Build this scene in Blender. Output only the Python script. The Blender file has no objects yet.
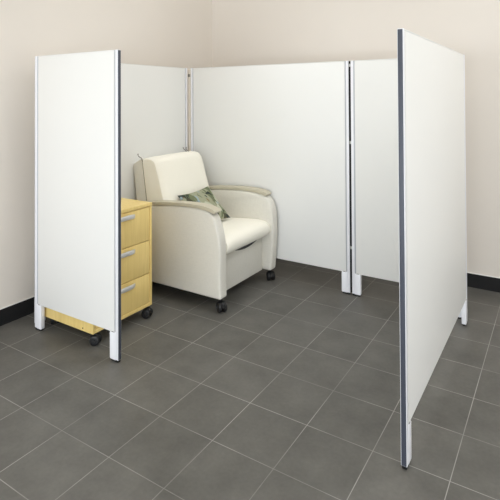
import bpy, bmesh, math, random
from mathutils import Vector, Matrix
random.seed(4)
scn = bpy.context.scene
COL = scn.collection
PI = math.pi

# ------------------------------------------------------------------ materials
def lin(c):
    return tuple((v/255/12.92 if v/255 <= .04045 else ((v/255+.055)/1.055)**2.4) for v in c) + (1,)

class NT:
    def __init__(self, name):
        self.m = bpy.data.materials.new(name); self.m.use_nodes = True
        self.t = self.m.node_tree; self.b = self.t.nodes['Principled BSDF']
    def n(self, kind, **kw):
        nd = self.t.nodes.new(kind)
        for k, v in kw.items():
            if k.startswith('i_'): nd.inputs[k[2:].replace('_', ' ')].default_value = v
            else: setattr(nd, k, v)
        return nd
    def l(self, a, b): self.t.links.new(a, b)
    def math(self, op, a, b=None, c=None):
        nd = self.n('ShaderNodeMath', operation=op)
        for i, v in enumerate((a, b, c)):
            if v is None: continue
            if hasattr(v, 'links'): self.l(v, nd.inputs[i])
            else: nd.inputs[i].default_value = v
        return nd.outputs[0]
    def mix(self, fac, a, b):
        nd = self.n('ShaderNodeMix', data_type='RGBA')
        for s, v in ((nd.inputs[0], fac), (nd.inputs[6], a), (nd.inputs[7], b)):
            if hasattr(v, 'links'): self.l(v, s)
            else: s.default_value = v
        return nd.outputs[2]

def plain(name, rgb, rough=.5, metal=0., spec=.5, noise=0., nscale=30., bump=0., bscale=400., coat=0.):
    M = NT(name); b = M.b
    b.inputs['Roughness'].default_value = rough; b.inputs['Metallic'].default_value = metal
    b.inputs['Specular IOR Level'].default_value = spec
    b.inputs['Coat Weight'].default_value = coat
    tc = M.n('ShaderNodeTexCoord')
    if noise:
        nz = M.n('ShaderNodeTexNoise', i_Scale=nscale, i_Detail=4.)
        M.l(tc.outputs['Object'], nz.inputs['Vector'])
        c = lin(rgb); d = tuple(max(0, v*(1-noise)) for v in c[:3])+(1,); e = tuple(min(1, v*(1+noise)) for v in c[:3])+(1,)
        M.l(M.mix(nz.outputs['Fac'], d, e), b.inputs['Base Color'])
    else: b.inputs['Base Color'].default_value = lin(rgb)
    if bump:
        nb = M.n('ShaderNodeTexNoise', i_Scale=bscale, i_Detail=3.)
        M.l(tc.outputs['Object'], nb.inputs['Vector'])
        bp = M.n('ShaderNodeBump', i_Strength=bump, i_Distance=.002)
        M.l(nb.outputs['Fac'], bp.inputs['Height']); M.l(bp.outputs['Normal'], b.inputs['Normal'])
    return M.m

def fabric(name, rgb, var=.05):
    """woven upholstery: two crossed wave textures and a soft slub noise"""
    M = NT(name); b = M.b; tc = M.n('ShaderNodeTexCoord')
    b.inputs['Roughness'].default_value = .85; b.inputs['Specular IOR Level'].default_value = .25
    b.inputs['Sheen Weight'].default_value = .15
    mp = M.n('ShaderNodeMapping'); mp.inputs['Scale'].default_value = (30, 30, 150)
    M.l(tc.outputs['Object'], mp.inputs['Vector'])
    n1 = M.n('ShaderNodeTexNoise', i_Scale=1.2, i_Detail=5.); M.l(mp.outputs[0], n1.inputs['Vector'])
    mq = M.n('ShaderNodeMapping'); mq.inputs['Scale'].default_value = (160, 160, 25)
    M.l(tc.outputs['Object'], mq.inputs['Vector'])
    n2 = M.n('ShaderNodeTexNoise', i_Scale=1.2, i_Detail=5.); M.l(mq.outputs[0], n2.inputs['Vector'])
    s = M.math('MULTIPLY', M.math('ADD', n1.outputs['Fac'], n2.outputs['Fac']), .5)
    c = lin(rgb)
    d = tuple(v*(1-var*2.2) for v in c[:3])+(1,); e = tuple(min(1, v*(1+var*2.2)) for v in c[:3])+(1,)
    M.l(M.mix(s, d, e), b.inputs['Base Color'])
    bp = M.n('ShaderNodeBump', i_Strength=.25, i_Distance=.001)
    M.l(s, bp.inputs['Height']); M.l(bp.outputs['Normal'], b.inputs['Normal'])
    return M.m

def maple(name, rgb):
    M = NT(name); b = M.b; tc = M.n('ShaderNodeTexCoord')
    b.inputs['Roughness'].default_value = .42
    mp = M.n('ShaderNodeMapping'); mp.inputs['Scale'].default_value = (28, 28, 1.6)
    M.l(tc.outputs['Object'], mp.inputs['Vector'])
    n1 = M.n('ShaderNodeTexNoise', i_Scale=2.2, i_Detail=6., i_Distortion=.4); M.l(mp.outputs[0], n1.inputs['Vector'])
    c = lin(rgb)
    M.l(M.mix(n1.outputs['Fac'], tuple(v*k for v, k in zip(c[:3], (.84, .80, .70)))+(1,),
              tuple(min(1, v*k) for v, k in zip(c[:3], (1.12, 1.14, 1.22)))+(1,)), b.inputs['Base Color'])
    return M.m

TILE, GX, GY = .303, .6807, -1.7784
def tile_floor():
    M = NT('slate_tile'); b = M.b; tc = M.n('ShaderNodeTexCoord')
    sep = M.n('ShaderNodeSeparateXYZ'); M.l(tc.outputs['Object'], sep.inputs[0])
    fx = M.math('DIVIDE', M.math('SUBTRACT', sep.outputs[0], GX), TILE)
    fy = M.math('DIVIDE', M.math('SUBTRACT', sep.outputs[1], GY), TILE)
    def edge(f):   # distance to the nearest joint, in metres
        fr = M.math('FRACT', f)
        return M.math('MULTIPLY', M.math('MINIMUM', fr, M.math('SUBTRACT', 1., fr)), TILE)
    dist = M.math('MINIMUM', edge(fx), edge(fy))
    mr = M.n('ShaderNodeMapRange', interpolation_type='SMOOTHSTEP')
    M.l(dist, mr.inputs['Value']); mr.inputs['From Min'].default_value = .0008; mr.inputs['From Max'].default_value = .0024
    mr.inputs['To Min'].default_value = 1; mr.inputs['To Max'].default_value = 0
    cx = M.n('ShaderNodeCombineXYZ'); M.l(M.math('FLOOR', fx), cx.inputs[0]); M.l(M.math('FLOOR', fy), cx.inputs[1])
    wn = M.n('ShaderNodeTexWhiteNoise', noise_dimensions='3D'); M.l(cx.outputs[0], wn.inputs['Vector'])
    nz = M.n('ShaderNodeTexNoise', i_Scale=5., i_Detail=6., i_Roughness=.6); M.l(tc.outputs['Object'], nz.inputs['Vector'])
    fine = M.n('ShaderNodeTexNoise', i_Scale=60., i_Detail=4.); M.l(tc.outputs['Object'], fine.inputs['Vector'])
    v = M.math('ADD', M.math('MULTIPLY', wn.outputs['Value'], .10), M.math('ADD', M.math('MULTIPLY', nz.outputs['Fac'], .70), M.math('MULTIPLY', fine.outputs['Fac'], .2)))
    base = M.mix(v, lin(FLOOR_A), lin(FLOOR_B))
    gn = M.n('ShaderNodeTexNoise', i_Scale=2.3, i_Detail=2.); M.l(tc.outputs['Object'], gn.inputs['Vector'])
    gm = M.n('ShaderNodeMapRange'); M.l(gn.outputs['Fac'], gm.inputs['Value'])
    gm.inputs['From Min'].default_value = .35; gm.inputs['From Max'].default_value = .65
    gm.inputs['To Min'].default_value = .35; gm.inputs['To Max'].default_value = 1.
    M.l(M.mix(M.math('MULTIPLY', mr.outputs[0], gm.outputs[0]), base, lin(GROUT)), b.inputs['Base Color'])
    rr = M.n('ShaderNodeMapRange'); M.l(nz.outputs['Fac'], rr.inputs['Value'])
    rr.inputs['To Min'].default_value = .38; rr.inputs['To Max'].default_value = .55
    M.l(rr.outputs[0], b.inputs['Roughness'])
    b.inputs['Specular IOR Level'].default_value = .22
    h = M.math('SUBTRACT', M.math('MULTIPLY', fine.outputs['Fac'], .15), mr.outputs[0])
    bp = M.n('ShaderNodeBump', i_Strength=.35, i_Distance=.0012)
    M.l(h, bp.inputs['Height']); M.l(bp.outputs['Normal'], b.inputs['Normal'])
    return M.m

def camo():
    """sage pillow cloth with scattered olive, slate blue, brown and pale leaf blotches"""
    M = NT('leaf_print_cloth'); b = M.b; tc = M.n('ShaderNodeTexCoord')
    b.inputs['Roughness'].default_value = .9; b.inputs['Specular IOR Level'].default_value = .2
    cur = lin((158, 160, 136))
    for i, (rgb, sc, lo, off) in enumerate((((192, 194, 174), 6., .54, 0.), ((112, 120, 92), 6., .57, 3.), ((84, 84, 68), 8., .62, 7.),
                                         ((150, 166, 172), 11., .64, 11.), ((140, 118, 84), 12., .66, 17.), ((58, 64, 60), 10., .66, 23.))):
        mp = M.n('ShaderNodeMapping'); mp.inputs['Location'].default_value = (off, off*1.7, -off)
        mp.inputs['Rotation'].default_value = (0, 0, i*.7); mp.inputs['Scale'].default_value = (1, 2.1, 1)
        M.l(tc.outputs['Object'], mp.inputs['Vector'])
        nz = M.n('ShaderNodeTexNoise', i_Scale=sc, i_Detail=2., i_Distortion=.6); M.l(mp.outputs[0], nz.inputs['Vector'])
        fac = nz.outputs['Fac']
        if i in (2, 5):      # the dark leaves of the print gather in two corners of the cloth
            for P in ((.352, -.560, .71), (.592, -.24, .52)):
                vd = M.n('ShaderNodeVectorMath', operation='DISTANCE'); M.l(tc.outputs['Object'], vd.inputs[0]); vd.inputs[1].default_value = P
                near = M.math('MAXIMUM', M.math('SUBTRACT', .10, vd.outputs['Value']), 0.)
                fac = M.math('ADD', fac, M.math('MULTIPLY', near, 2.4))
        mr = M.n('ShaderNodeMapRange'); M.l(fac, mr.inputs['Value'])
        mr.inputs['From Min'].default_value = lo; mr.inputs['From Max'].default_value = lo+.03
        cur = M.mix(mr.outputs[0], cur, lin(rgb))
    M.l(cur, b.inputs['Base Color'])
    return M.m

FLOOR_A, FLOOR_B, GROUT = (60, 59, 56), (126, 124, 119), (164, 162, 158)
MAT = dict(
    wall=plain('cream_wall_paint', (229, 222, 214), .75, spec=.2, noise=.012, nscale=3, bump=.05, bscale=250),
    ceil=plain('white_ceiling_tile', (238, 236, 230), .9, spec=.1, bump=.3, bscale=150),
    base=plain('black_rubber_base', (25, 25, 26), .75, spec=.25), caulk=plain('white_caulk', (240, 238, 234), .5),
    floor=tile_floor(),
    board=plain('white_laminate', (234, 234, 232), .5, spec=.3),
    post=plain('white_aluminium', (236, 237, 243), .3, spec=.5),
    strip=plain('slate_edge_strip', (68, 72, 84), .45),
    groove=plain('grey_channel', (182, 184, 191), .5), slotm=plain('dark_slot', (92, 92, 98), .6), tan=plain('tan_gap_fill', (216, 206, 192), .6),
    black=plain('black_plastic', (17, 17, 18), .45),
    blackin=plain('black_seam_fill', (14, 14, 15), .8),
    wheel=plain('grey_black_caster_tread', (24, 24, 26), .5),
    chrome=plain('brushed_connector', (190, 190, 186), .35, metal=.7),
    dull=plain('dull_steel', (120, 116, 106), .45, metal=.4),
    fab=fabric('oatmeal_upholstery', (222, 219, 210)),
    vinyl=fabric('cream_upholstery', (244, 240, 228), .015),
    pad=plain('putty_urethane', (193, 186, 166), .5, noise=.03),
    piping=plain('seam_piping', (124, 116, 96), .8),
    maple=maple('maple_laminate', (240, 213, 138)),
    dark=plain('dark_recess', (40, 34, 24), .9),
    silver=plain('satin_silver_pull', (222, 222, 222), .35, metal=.4),
    cloth=camo(),
)

# ------------------------------------------------------------------ mesh helpers
def bm_box(bm, x0, x1, y0, y1, z0, z1, bev=0., seg=2):
    r = bmesh.ops.create_cube(bm, size=1)
    vs = r['verts']
    for v in vs:
        v.co = Vector(((x0+x1)/2+v.co.x*(x1-x0), (y0+y1)/2+v.co.y*(y1-y0), (z0+z1)/2+v.co.z*(z1-z0)))
    if bev:
        es = list({e for v in vs for e in v.link_edges})
        bmesh.ops.bevel(bm, geom=es, offset=bev, segments=seg, profile=.5, affect='EDGES')
    return bm

def box(*a, **k): return bm_box(bmesh.new(), *a, **k)

def prism(prof, a0, a1, axis='y', bev=0., seg=3, ang=35, bm=None):
    """profile extruded along y (profile in x,z), x (profile in y,z) or z (profile in x,y)"""
    bm2 = bmesh.new()
    def P(p, a):
        return (p[0], a, p[1]) if axis == 'y' else (a, p[0], p[1]) if axis == 'x' else (p[0], p[1], a)
    A = [bm2.verts.new(P(p, a0)) for p in prof]; B = [bm2.verts.new(P(p, a1)) for p in prof]
    n = len(prof)
    bm2.faces.new(A); bm2.faces.new(B[::-1])
    for i in range(n): bm2.faces.new((A[i], B[i], B[(i+1) % n], A[(i+1) % n])[::-1])
    bmesh.ops.recalc_face_normals(bm2, faces=bm2.faces[:])
    if bev:
        es = [e for e in bm2.edges if len(e.link_faces) == 2 and e.calc_face_angle() > math.radians(ang)]
        bmesh.ops.bevel(bm2, geom=es, offset=bev, segments=seg, profile=.5, affect='EDGES', clamp_overlap=True)
    if bm is None: return bm2
    me = bpy.data.meshes.new('t'); bm2.to_mesh(me); bm.from_mesh(me); bpy.data.meshes.remove(me); bm2.free()
    return bm

def tube(pts, r, bm=None, n=8, closed=False):
    bm = bm or bmesh.new(); pts = [Vector(p) for p in pts]; rings = []
    up = Vector((.31, .17, .93))
    for i, p in enumerate(pts):
        d = (pts[min(i+1, len(pts)-1)]-pts[max(i-1, 0)]).normalized()
        a = d.cross(up)
        if a.length < 1e-3: a = d.cross(Vector((1, 0, 0)))
        a.normalize(); b = d.cross(a)
        rings.append([bm.verts.new(p+(a*math.cos(2*PI*k/n)+b*math.sin(2*PI*k/n))*r) for k in range(n)])
    for i in range(len(rings)-1):
        for k in range(n): bm.faces.new((rings[i][k], rings[i][(k+1) % n], rings[i+1][(k+1) % n], rings[i+1][k]))
    bm.faces.new(rings[0][::-1]); bm.faces.new(rings[-1])
    bmesh.ops.recalc_face_normals(bm, faces=bm.faces[:])
    return bm

def lathe(prof, c, d, bm=None, n=28):
    """profile of (radius, height along d) turned about the axis d through c"""
    bm = bm or bmesh.new(); d = Vector(d).normalized(); c = Vector(c)
    a = d.cross(Vector((0, 0, 1)) if abs(d.z) < .9 else Vector((1, 0, 0))).normalized(); b = d.cross(a)
    R = [[bm.verts.new(c+d*h+(a*math.cos(2*PI*k/n)+b*math.sin(2*PI*k/n))*r) for k in range(n)] for r, h in prof]
    fs = []
    for i in range(len(R)-1):
        for k in range(n): fs.append(bm.faces.new((R[i][k], R[i][(k+1) % n], R[i+1][(k+1) % n], R[i+1][k])))
    fs.append(bm.faces.new(R[0][::-1])); fs.append(bm.faces.new(R[-1]))
    bmesh.ops.recalc_face_normals(bm, faces=fs)
    return bm

def smoothed(pts, k=8):
    """Catmull-Rom through points (open)"""
    out = []; n = len(pts)
    for i in range(n-1):
        p = [pts[max(i-1, 0)], pts[i], pts[i+1], pts[min(i+2, n-1)]]
        for s in range(k):
            t = s/k
            out.append(tuple(.5*((2*b)+(-a+c)*t+(2*a-5*b+4*c-d)*t*t+(-a+3*b-3*c+d)*t**3) for a, b, c, d in zip(*p)))
    out.append(tuple(pts[-1])); return out

def obj(name, bm, mat, parent=None, ang=40):
    me = bpy.data.meshes.new(name)
    if parent is not None:
        o = parent; loc = Vector()
        while o: loc += o.location; o = o.parent
        for v in bm.verts: v.co -= loc
    bm.to_mesh(me); bm.free()
    me.polygons.foreach_set('use_smooth', [True]*len(me.polygons)); me.set_sharp_from_angle(angle=math.radians(ang))
    me.materials.append(mat)
    ob = bpy.data.objects.new(name, me); COL.objects.link(ob)
    if parent is not None: ob.parent = parent
    return ob

def tag(o, label, cat, group=None):
    o['label'] = label; o['category'] = cat
    if group: o['group'] = group
    return o

def thing(name, label, cat, loc, group=None):
    o = bpy.data.objects.new(name, None); COL.objects.link(o); o.location = loc; o.empty_display_size = .1
    return tag(o, label, cat, group)

def struct(name, bm, mat):
    o = obj(name, bm, mat); o['kind'] = 'structure'; return o

# ------------------------------------------------------------------ room
WX, WY, CH = -.2245, .6363, 4.0
RX, FY = 6.2, -6.4
struct('floor', box(WX-.1, RX+.1, FY-.1, WY+.1, -.08, 0), MAT['floor'])
struct('ceiling', box(WX-.1, RX+.1, FY-.1, WY+.1, CH, CH+.08), MAT['ceil'])
struct('wall_left', box(WX-.1, WX, FY, WY, 0, CH), MAT['wall'])
struct('wall_back', box(WX-.1, RX+.1, WY, WY+.1, 0, CH), MAT['wall'])
struct('wall_right', box(RX, RX+.1, FY, WY, 0, CH), MAT['wall'])
struct('wall_front', box(WX-.1, RX+.1, FY-.1, FY, 0, CH), MAT['wall'])
def base_prof(s, w):      # cove base, (offset from wall, z)
    return [(w, 0), (w+s*.010, 0), (w+s*.0075, .006), (w+s*.006, .012), (w+s*.006, .1), (w+s*.004, .104), (w, .104)]
struct('baseboard_left', prism(base_prof(1, WX), FY+.02, WY-.0005), MAT['base'])
struct('baseboard_back', prism(base_prof(-1, WY), WX+.0105, RX-.02, axis='x'), MAT['base'])

struct('trim_1', box(WX-.001, WX+.006, FY+.02, WY-.0005, .1045, .110, .001), MAT['caulk'])
struct('trim_2', box(WX+.0065, RX-.02, WY-.006, WY+.001, .1045, .110, .001), MAT['caulk'])

# ------------------------------------------------------------------ privacy panels
H, ZB, TH = 1.75, .164, .024
PW, FW = .030, .066      # post face width, foot width
GROUP = 'white freestanding privacy panels'
def panel(label, axis, a0, a1, c0, c1, strip0=False, strip1=False):
    """a panel running from a0 to a1 along axis, between c0 and c1 across"""
    def B(p0, p1, q0, q1, z0, z1, bev=0., bm=None, seg=2):
        bm = bm or bmesh.new()
        return bm_box(bm, p0, p1, q0, q1, z0, z1, bev, seg) if axis == 'x' else bm_box(bm, q0, q1, p0, p1, z0, z1, bev, seg)
    mid = (a0+a1)/2; cm = (c0+c1)/2
    root = thing('privacy_panel', label, 'partition', (mid, cm, 0) if axis == 'x' else (cm, mid, 0), GROUP)
    obj('panel_board', B(a0+PW+.0008, a1-PW-.0008, c0+.0008, c1-.0008, ZB, H-.006, .0012), MAT['board'], root)
    obj('top_rail', B(a0+PW+.0008, a1-PW-.0008, c0+.0002, c1-.0002, H-.0055, H-.0005, .0012), MAT['board'], root)
    for s, e, st in ((1, a0, strip0), (-1, a1, strip1)):
        lo, hi = (e, e+PW) if s > 0 else (e-PW, e)
        # post: rounded outer flange, a shallow groove line, inner flange
        g = obj('post_channel', B(e if s > 0 else e-PW, e+PW if s > 0 else e, c0+.0022, c1-.0022, ZB+.002, H-.002, .001), MAT['groove'], root)
        bm = bmesh.new()
        outer = (e, e+s*.0205)
        for q in (outer,):
            B(min(q), max(q), c0-.0004, c1+.0004, .014 if q is outer else ZB+.004, H-.0006, .0016, bm)
        p = obj('post', bm, MAT['post'], root)
        p['label'] = 'bluish white aluminium end post'
        # dark strip let into the post's end, full height
        w = (c1-c0)*.42
        x0, x1 = (e-.0016, e+.004) if s > 0 else (e-.004, e+.0016)
        if st:
            k = obj('edge_strip', B(x0, x1, cm-w, cm+w, .016, H-.004, .001), MAT['strip'], p)
            k['label'] = 'slate grey strip down the end of the panel'
        # flat foot below the board, its lower outer corner cut away, and a black glide
        f0, f1 = e+s*PW*.68, e+s*FW
        pr = [(f0, ZB+.0005), (f0, .012), (f1-s*.004, .012), (f1, .018), (f1, ZB-.004), (f1-s*.003, ZB-.0008)]
        if axis == 'x': fb = prism([(a, z) for a, z in pr], c0-.0015, c1+.0015, 'y', .003)
        else: fb = prism([(a, z) for a, z in pr], c0-.0015, c1+.0015, 'x', .003)
        f = obj('foot', fb, MAT['post'], root)
        g0, g1 = e+s*.003, e+s*(FW-.006)
        gl = obj('glide', B(min(g0, g1), max(g0, g1), c0+.002, c1-.002, 0, .0145, .003), MAT['black'], f)
        gl['label'] = 'black glide under the foot'
        # slot at the board's lower corner
        g0, g1 = e+s*(PW+.004), e+s*(PW+.022)
        obj('slot', B(min(g0, g1), max(g0, g1), c0-.0005, c1+.0005, ZB-.0018, ZB+.0028), MAT['slotm'], root)
    return root

YL0, YL1 = -1.5692, -1.5692+TH
p_front = panel('narrow white privacy panel with slate edge, standing in front of the maple drawer pedestal', 'x', .013, .777, YL0, YL1, False, True)
p_side = panel('white privacy panel close behind the armchair backrest, beside the left wall', 'y', YL1+.008, -.019, -.016-TH, -.016)
p_back = panel('wide white privacy panel facing us between the armchair corner and the black seam', 'x', .006, 1.531, 0, TH)
p_ext = panel('white privacy panel right of the black seam, partly hidden by the foreground panel', 'x', 1.548, 2.318, 0, TH)
p_right = panel('tall foreground privacy panel at right, its slate edge and foot nearest the camera', 'y', -1.5112, -.03, 2.3463-TH, 2.3463, True, False)

def clip(root, x0, x1, y0, y1, zs):
    for z in zs:
        c = obj('connector', box(x0, x1, y0, y1, z-.011, z+.011, .002), MAT['chrome'], root)
        c['label'] = 'small metal connector joining two panels'
obj('seam_filler', box(1.5312, 1.5478, .007, .022, .018, H-.003), MAT['blackin'], p_back)['label'] = 'black filler added for the dark gap between two panels'  # black filler added for the deep dark seen in the open seam
clip(p_back, 1.5327, 1.5463, .003, .0068, (.35, 1.135, 1.715))
obj('gap_filler', box(-.015, .005, -.012, .012, .02, H-.012, .002), MAT['tan'], p_back)['label'] = 'tan filler added in the corner gap, toned as the lit wall behind'  # filler added in the tone of the lit wall seen through the gap
c = obj('connector', box(-.0155, .0055, -.0125, -.003, 1.668, 1.695, .002), MAT['dull'], p_back)
c['label'] = 'small dark connector near the top of the corner'

# ------------------------------------------------------------------ casters
def caster(root, x, y, ztop, r, rot, w=.022):
    """twin wheel caster: hood with stem and two wheels"""
    R = Matrix.Translation((x, y, 0)) @ Matrix.Rotation(rot, 4, 'Z')
    trail = r*.45
    # hood: arc shell over the wheels (profile in x,z), narrow, between the wheels, plus stem and top plate
    pr = []
    for k in range(13):
        a = math.radians(-5+k*14); pr.append((trail+(r+.004)*math.cos(a), r+(r+.004)*math.sin(a)))
    for k in range(12, -1, -1):
        a = math.radians(-5+k*14); pr.append((trail+(r*.55)*math.cos(a), r+(r*.55)*math.sin(a)))
    bm = prism(pr, -.007, .007, bev=.002)
    lathe([(.011, r*1.2), (.011, ztop-.006), (.019, ztop-.006), (.019, ztop)], (0, 0, 0), (0, 0, 1), bm, 18)
    bm.transform(R)
    h = obj('caster', bm, MAT['black'], root)
    for s in (-1, 1):
        b2 = lathe([(r*.30, .0), (r*.92, .0), (r, .003), (r, w-.007), (r*.9, w-.002), (r*.62, w), (r*.56, w-.004), (r*.24, w-.004), (r*.2, w-.001), (.001, w)],
                   (trail, s*.009, r), (0, s, 0))
        b2.transform(R)
        obj('wheel', b2, MAT['wheel'], h)
    return h

# ------------------------------------------------------------------ drawer pedestal
CX0, CX1, CY0, CY1, CZ0, CZ1 = .03, .520, -1.530, -1.036, .078, .768
ped = thing('drawer_pedestal', 'maple three drawer pedestal on casters behind the narrow left panel', 'drawer unit', ((CX0+CX1)/2, (CY0+CY1)/2, 0))
obj('top_panel', box(CX0-.002, CX1+.002, CY0-.001, CY1+.001, CZ1-.022, CZ1, .0015), MAT['maple'], ped)
bm = box(CX0, CX1, CY0, CY0+.02, CZ0, CZ1-.0225, .001)
bm_box(bm, CX0, CX1, CY1-.02, CY1, CZ0, CZ1-.0225, .001)
bm_box(bm, CX0, CX0+.015, CY0+.02, CY1-.02, CZ0, CZ1-.0225)
bm_box(bm, CX0, CX1, CY0+.0195, CY1-.0195, CZ0, CZ0+.022, .001)
obj('cabinet_body', bm, MAT['maple'], ped)
obj('recess', box(CX0+.02, CX1-.02, CY0+.0202, CY1-.0202, CZ0+.0225, CZ1-.0228), MAT['dark'], ped)['label'] = 'dark gap around the drawers'
for z0, z1 in ((.520, .7415), (.3005, .5155), (.1035, .296)):
    d = obj('drawer', box(CX1-.0195, CX1-.001, CY0+.0235, CY1-.0235, z0, z1, .0012), MAT['maple'], ped)
    yc = (CY0+CY1)/2; zc = z1-.030; hw = .088; x = CX1-.001
    rings = []
    bm = bmesh.new()
    for k in range(25):
        t = -1+2*k/24; out = .004+.032*(1-abs(t)**2.6); dz = .011*(1-t*t)
        c = Vector((x+out, yc+t*hw, zc+dz-.004)); hh = .0125+.0015*(1-t*t)
        rings.append([bm.verts.new(c+Vector(o)) for o in ((.003, 0, hh*.6), (.0, 0, hh), (-.004, 0, hh), (-.004, 0, -hh), (0, 0, -hh), (.003, 0, -hh*.6))])
    for i in range(24):
        for k in range(6): bm.faces.new((rings[i][k], rings[i][(k+1) % 6], rings[i+1][(k+1) % 6], rings[i+1][k]))
    bm.faces.new(rings[0]); bm.faces.new(rings[-1][::-1])
    for s in (-1, 1):
        bm_box(bm, x-.0005, x+.008, yc+s*(hw-.006)-.006, yc+s*(hw-.006)+.006, zc-.012, zc+.005, .001)
    bmesh.ops.recalc_face_normals(bm, faces=bm.faces[:])
    h = obj('handle', bm, MAT['silver'], d); h['label'] = 'curved satin silver pull'
obj('screw', lathe([(.004, 0), (.004, .0012), (.001, .0014)], (CX1-.09, CY0, CZ0+.016), (0, -1, 0), n=12), MAT['dark'], ped)['label'] = 'dark screw head low on the side'
for x, y, a in ((CX1-.032, CY0+.030, .5), (CX1-.028, CY1-.034, .2), (CX0+.035, CY0+.075, 2.6), (CX0+.06, CY1-.05, 1.9)):
    caster(ped, x, y, CZ0, .031, a, .020)

# ------------------------------------------------------------------ armchair
chair = thing('armchair', 'cream upholstered armchair on casters with putty arm pads, in the booth corner', 'armchair', (.47, -.395, 0))
YN0, YN1, YF0, YF1 = -.775, -.690, -.106, -.020
ZA = .092
back_run = [(.05, .650), (.27, .672), (.45, .690), (.62, .700), (.73, .698)]
near_front = [(.785, .689), (.822, .668), (.850, .635), (.874, .575), (.893, .500), (.900, .420), (.897, .26), (.902, ZA)]
far_front = [(.80, .689), (.848, .676), (.884, .650), (.908, .610), (.925, .55), (.931, .46), (.929, .34), (.910, ZA)]
pad_top = [(.12, .676), (.27, .697), (.45, .715), (.62, .724), (.75, .722)]
pad_bot = [(.74, .698), (.62, .7015), (.45, .6915), (.27, .6735), (.12, .652)]
for y0, y1, p0, p1, dz, tip, front in ((YN0, YN1, YN0-.003, YN1-.012, -.002, .852, near_front), (YF0, YF1, YF0+.002, YF1-.008, .007, .866, far_front)):
    prof = [(.05, ZA)] + smoothed(back_run+front, 6)
    a = obj('arm', prism([(x, z+(dz if z > .3 else 0)) for x, z in prof], y0, y1, bev=.020, seg=5, ang=40), MAT['fab'], chair, 50)
    pr = smoothed(pad_top+[(tip-.035, .712), (tip, .700)], 6)+smoothed([(tip+.008, .688), (tip-.003, .678), (tip-.05, .688)]+pad_bot, 6)
    p = obj('arm_pad', prism([(x, z+dz) for x, z in pr], p0, p1, bev=.008, seg=4, ang=40), MAT['pad'], a, 60)
    p['label'] = 'smooth putty coloured arm pad'
# body under the seat and the footrest front
obj('base', box(.06, .80, YN1-.002, YF0+.002, .10, .36, .005), MAT['fab'], chair)
obj('front_panel', box(.803, .832, YN1+.002, YF0-.002, .090, .362, .006, 3), MAT['fab'], chair)
arc = [(-.345+.195*(-1+2*k/16), .362-.034*(1-(-1+2*k/16)**2)) for k in range(17)]
obj('pull_slot', prism(arc+[(-.15, .374), (-.54, .374)], .82, .8335, axis='x'), MAT['black'], chair)['label'] = 'dark curved pull slot under the seat front'
# seat cushion: crowned top, rounded nose
def seat_mesh():
    prof = smoothed([(.30, .362), (.60, .366), (.80, .370), (.866, .374), (.898, .386), (.914, .415), (.912, .447), (.893, .476), (.853, .494), (.78, .497), (.60, .483), (.45, .464), (.30, .446)], 5)
    bm = bmesh.new(); ny = 20; y0, y1 = YN1-.001, YF0+.003; rings = []
    for j in range(ny+1):
        u = -1+2*j/ny; y = (y0+y1)/2+u*(y1-y0)/2
        e = (1-abs(u)**18)            # edge rounding
        ring = []
        for x, z in prof:
            zc = .425; k = .88+.12*e
            zz = zc+(z-zc)*k + (.006*(1-u*u) if z > zc else 0)
            ring.append(bm.verts.new((x-(.010*(1-e) if x > .85 else 0), y, zz)))
        rings.append(ring)
    n = len(prof)
    for j in range(ny):
        for i in range(n): bm.faces.new((rings[j][i], rings[j][(i+1) % n], rings[j+1][(i+1) % n], rings[j+1][i]))
    bm.faces.new(rings[0][::-1]); bm.faces.new(rings[-1])
    bmesh.ops.recalc_face_normals(bm, faces=bm.faces[:])
    return bm
obj('seat_cushion', seat_mesh(), MAT['vinyl'], chair, 60)
# backrest: rear shell, front cushion, piping in the seam between them
BY0, BY1 = -.700, -.122
shell = [(.050, .11), (.050, .45), (.020, .70), (-.012, .935), (-.010, .952), (.080, 1.000), (.0925, .985), (.137, .69), (.185, .36), (.185, .11)]
obj('back_shell', prism(shell, BY0+.006, BY1-.006, bev=.006, seg=3, ang=30), MAT['fab'], chair, 45)
cush = [(.188, .36), (.1395, .69), (.094, .985), (.103, 1.006)] + smoothed([(.103, 1.006), (.150, 1.016), (.205, 1.012), (.234, .994), (.252, .960), (.288, .840), (.335, .690), (.368, .56), (.395, .45)], 6)[1:] + [(.40, .36)]
def back_mesh():
    bm = bmesh.new(); ny = 22; rings = []; n = len(cush)
    for j in range(ny+1):
        u = -1+2*j/ny; y = (BY0+BY1)/2+u*(BY1-BY0)/2
        e = abs(u)**14
        ring = []
        for x, z in cush:
            seam = .094+(.985-z)*.15
            f = max(0, min(1, (x-seam)/.12))
            ring.append(bm.verts.new((x - f*.020*e + f*.006*(1-u*u), y, z-(.012*e+.004*u*u)*max(0, min(1, (z-.9)/.1)))))
        rings.append(ring)
    for j in range(ny):
        for i in range(n): bm.faces.new((rings[j][i], rings[j][(i+1) % n], rings[j+1][(i+1) % n], rings[j+1][i]))
    bm.faces.new(rings[0][::-1]); bm.faces.new(rings[-1])
    bmesh.ops.recalc_face_normals(bm, faces=bm.faces[:])
    es = [e for e in bm.edges if len(e.link_faces) == 2 and e.calc_face_angle() > math.radians(50)]
    bmesh.ops.bevel(bm, geom=es, offset=.006, segments=3, profile=.5, affect='EDGES', clamp_overlap=True)
    return bm
bc = obj('back_cushion', back_mesh(), MAT['vinyl'], chair, 50)
for y, s in ((BY0+.002, -1), (BY1-.002, 1)):
    obj('piping', tube([(.092, y, .992), (.1065, y, .90), (.123, y, .79), (.139, y, .68), (.157, y, .56)], .0032), MAT['piping'], bc)['label'] = 'dark seam cord down the backrest side'
    h = obj('hook', tube(smoothed([(.092, y, .985), (.083, y, 1.004), (.066, y, 1.010), (.054, y+s*.004, 1.020), (.050, y+s*.006, 1.032), (.055, y+s*.006, 1.036)], 4), .0034), MAT['dull'], bc)
    h['label'] = 'small dull metal hook at the backrest top corner'
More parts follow.
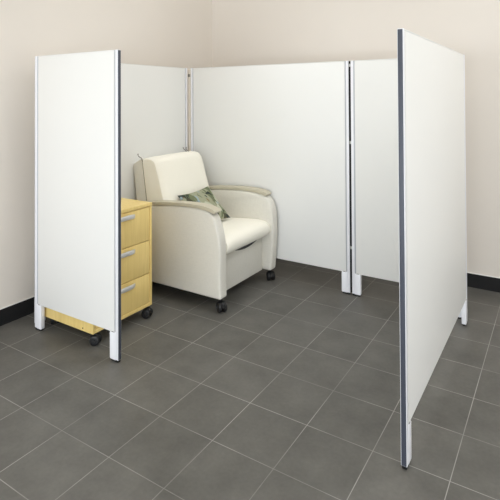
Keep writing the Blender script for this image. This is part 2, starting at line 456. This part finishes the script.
h = obj('hook', tube(smoothed([(.092, BY1-.036, .992), (.083, BY1-.036, 1.010), (.066, BY1-.036, 1.020), (.052, BY1-.036, 1.030), (.050, BY1-.036, 1.040)], 4), .0034), MAT['dull'], bc)
h['label'] = 'small dull metal hook at the backrest top corner'
for x, y, a in ((.868, -.727, -.55), (.866, -.043, -.75), (.13, -.722, 2.9), (.13, -.074, .4)):
    caster(chair, x, y, ZA+.002, .0355, a, .022)

# ------------------------------------------------------------------ pillow
def pillow():
    A = Vector((.348, -.578, .716)); B = Vector((.356, -.196, .735)); C = Vector((.604, -.222, .503)); D = Vector((.592, -.606, .502))
    nrm = (B-A).cross(D-A).normalized()
    if nrm.x < 0: nrm = -nrm
    bm = bmesh.new(); n = 26; T = .050; layers = []
    for s in (1, -1):
        g = []
        for i in range(n+1):
            row = []
            for j in range(n+1):
                u = -1+2*i/n; v = -1+2*j/n
                # sides pulled in between the corners
                pu = u*(1-.10*(1-v*v)); pv = v*(1-.10*(1-u*u))
                a = (pu+1)/2; b = (pv+1)/2
                P = (A*(1-a)+B*a)*(1-b)+(D*(1-a)+C*a)*b
                t = T*max(0, (1-u*u)*(1-v*v))**.5
                t *= 1+.06*math.sin(5*u+2*v)+.05*math.cos(4*v-3*u)
                row.append(P+nrm*s*t)
            g.append(row)
        layers.append(g)
    V = {}
    for s in (0, 1):
        for i in range(n+1):
            for j in range(n+1):
                border = i in (0, n) or j in (0, n)
                k = (0 if border else s, i, j)
                if k not in V: V[k] = bm.verts.new(layers[s][i][j])
    def gv(s, i, j): return V[(0 if (i in (0, n) or j in (0, n)) else s, i, j)]
    for s in (0, 1):
        for i in range(n):
            for j in range(n):
                f = [gv(s, i, j), gv(s, i+1, j), gv(s, i+1, j+1), gv(s, i, j+1)]
                bm.faces.new(f if s == 0 else f[::-1])
    bmesh.ops.recalc_face_normals(bm, faces=bm.faces[:])
    return bm
tag(obj('throw_pillow', pillow(), MAT['cloth'], None, 80), 'small green leaf print pillow leaning on the armchair backrest', 'pillow')

# ------------------------------------------------------------------ light: rows of ceiling troffers
def troffer(x, y, power, spread, sx=1.2, sy=.6, col=(.95, .985, 1.)):
    L = bpy.data.lights.new('ceiling_troffer', 'AREA'); L.shape = 'RECTANGLE'; L.size = sx; L.size_y = sy
    L.energy = power; L.color = col
    L.spread = spread
    o = bpy.data.objects.new('ceiling_troffer', L); COL.objects.link(o); o.location = (x, y, CH-.006)
for x, y, p in ((1.15, -.8, 7.5), (3.9, -.02, 28), (1.8, -3.2, 5), (4.2, -3.0, 11), (1.5, -5.3, 15), (4.2, -5.3, 26), (5.6, -1.8, 11)):
    troffer(x, y, p, 1.6 if (x, y) == (1.15, -.8) else PI)      # spread narrowed over the booth so the panel tops catch less light
def cool_fill(loc, rot, sx, sy, power):      # added cool fill, unseen, at the walls behind and beside the camera
    L = bpy.data.lights.new('unseen_fill', 'AREA'); L.shape = 'RECTANGLE'; L.size = sx; L.size_y = sy
    L.energy = power; L.color = (.86, .935, 1.)
    o = bpy.data.objects.new('unseen_fill', L); COL.objects.link(o); o.location = loc; o.rotation_euler = rot
cool_fill((2.3, FY+.02, .92), (PI/2, 0, 0), 4.8, 1.6, 146)
cool_fill((RX-.02, -2.9, .92), (PI/2, 0, PI/2), 5.6, 1.6, 46)
w = bpy.data.worlds.new('room_world'); scn.world = w; w.use_nodes = True
w.node_tree.nodes['Background'].inputs[0].default_value = (.9, .92, 1, 1); w.node_tree.nodes['Background'].inputs[1].default_value = .3

# ------------------------------------------------------------------ camera
f, cx, cy, yaw, pitch, roll = 486.0289, 252.9126, 91.2118, .5631, .0135, -.0050
fw = Vector((-math.sin(yaw)*math.cos(pitch), math.cos(yaw)*math.cos(pitch), math.sin(pitch)))
rt = Vector((math.cos(yaw), math.sin(yaw), 0)); up = rt.cross(fw)
r2 = rt*math.cos(roll)+up*math.sin(roll); u2 = -rt*math.sin(roll)+up*math.cos(roll)
cam = bpy.data.cameras.new('camera'); co = bpy.data.objects.new('camera', cam); COL.objects.link(co)
M = Matrix((r2, u2, -fw)).transposed().to_4x4(); M.translation = (2.8717, -3.4678, 1.4745)
co.matrix_world = M
cam.sensor_width = 36; cam.sensor_fit = 'HORIZONTAL'; cam.lens = f*36/500
cam.shift_x = (250-cx)/500; cam.shift_y = (cy-250)/500
cam.clip_start = .05
scn.camera = co

vs = scn.view_settings
vs.view_transform = 'Standard'; vs.look = 'None'; vs.gamma = 1; vs.use_curve_mapping = False; vs.exposure = 0.06
scn.cycles.max_bounces = 12; scn.cycles.diffuse_bounces = 8
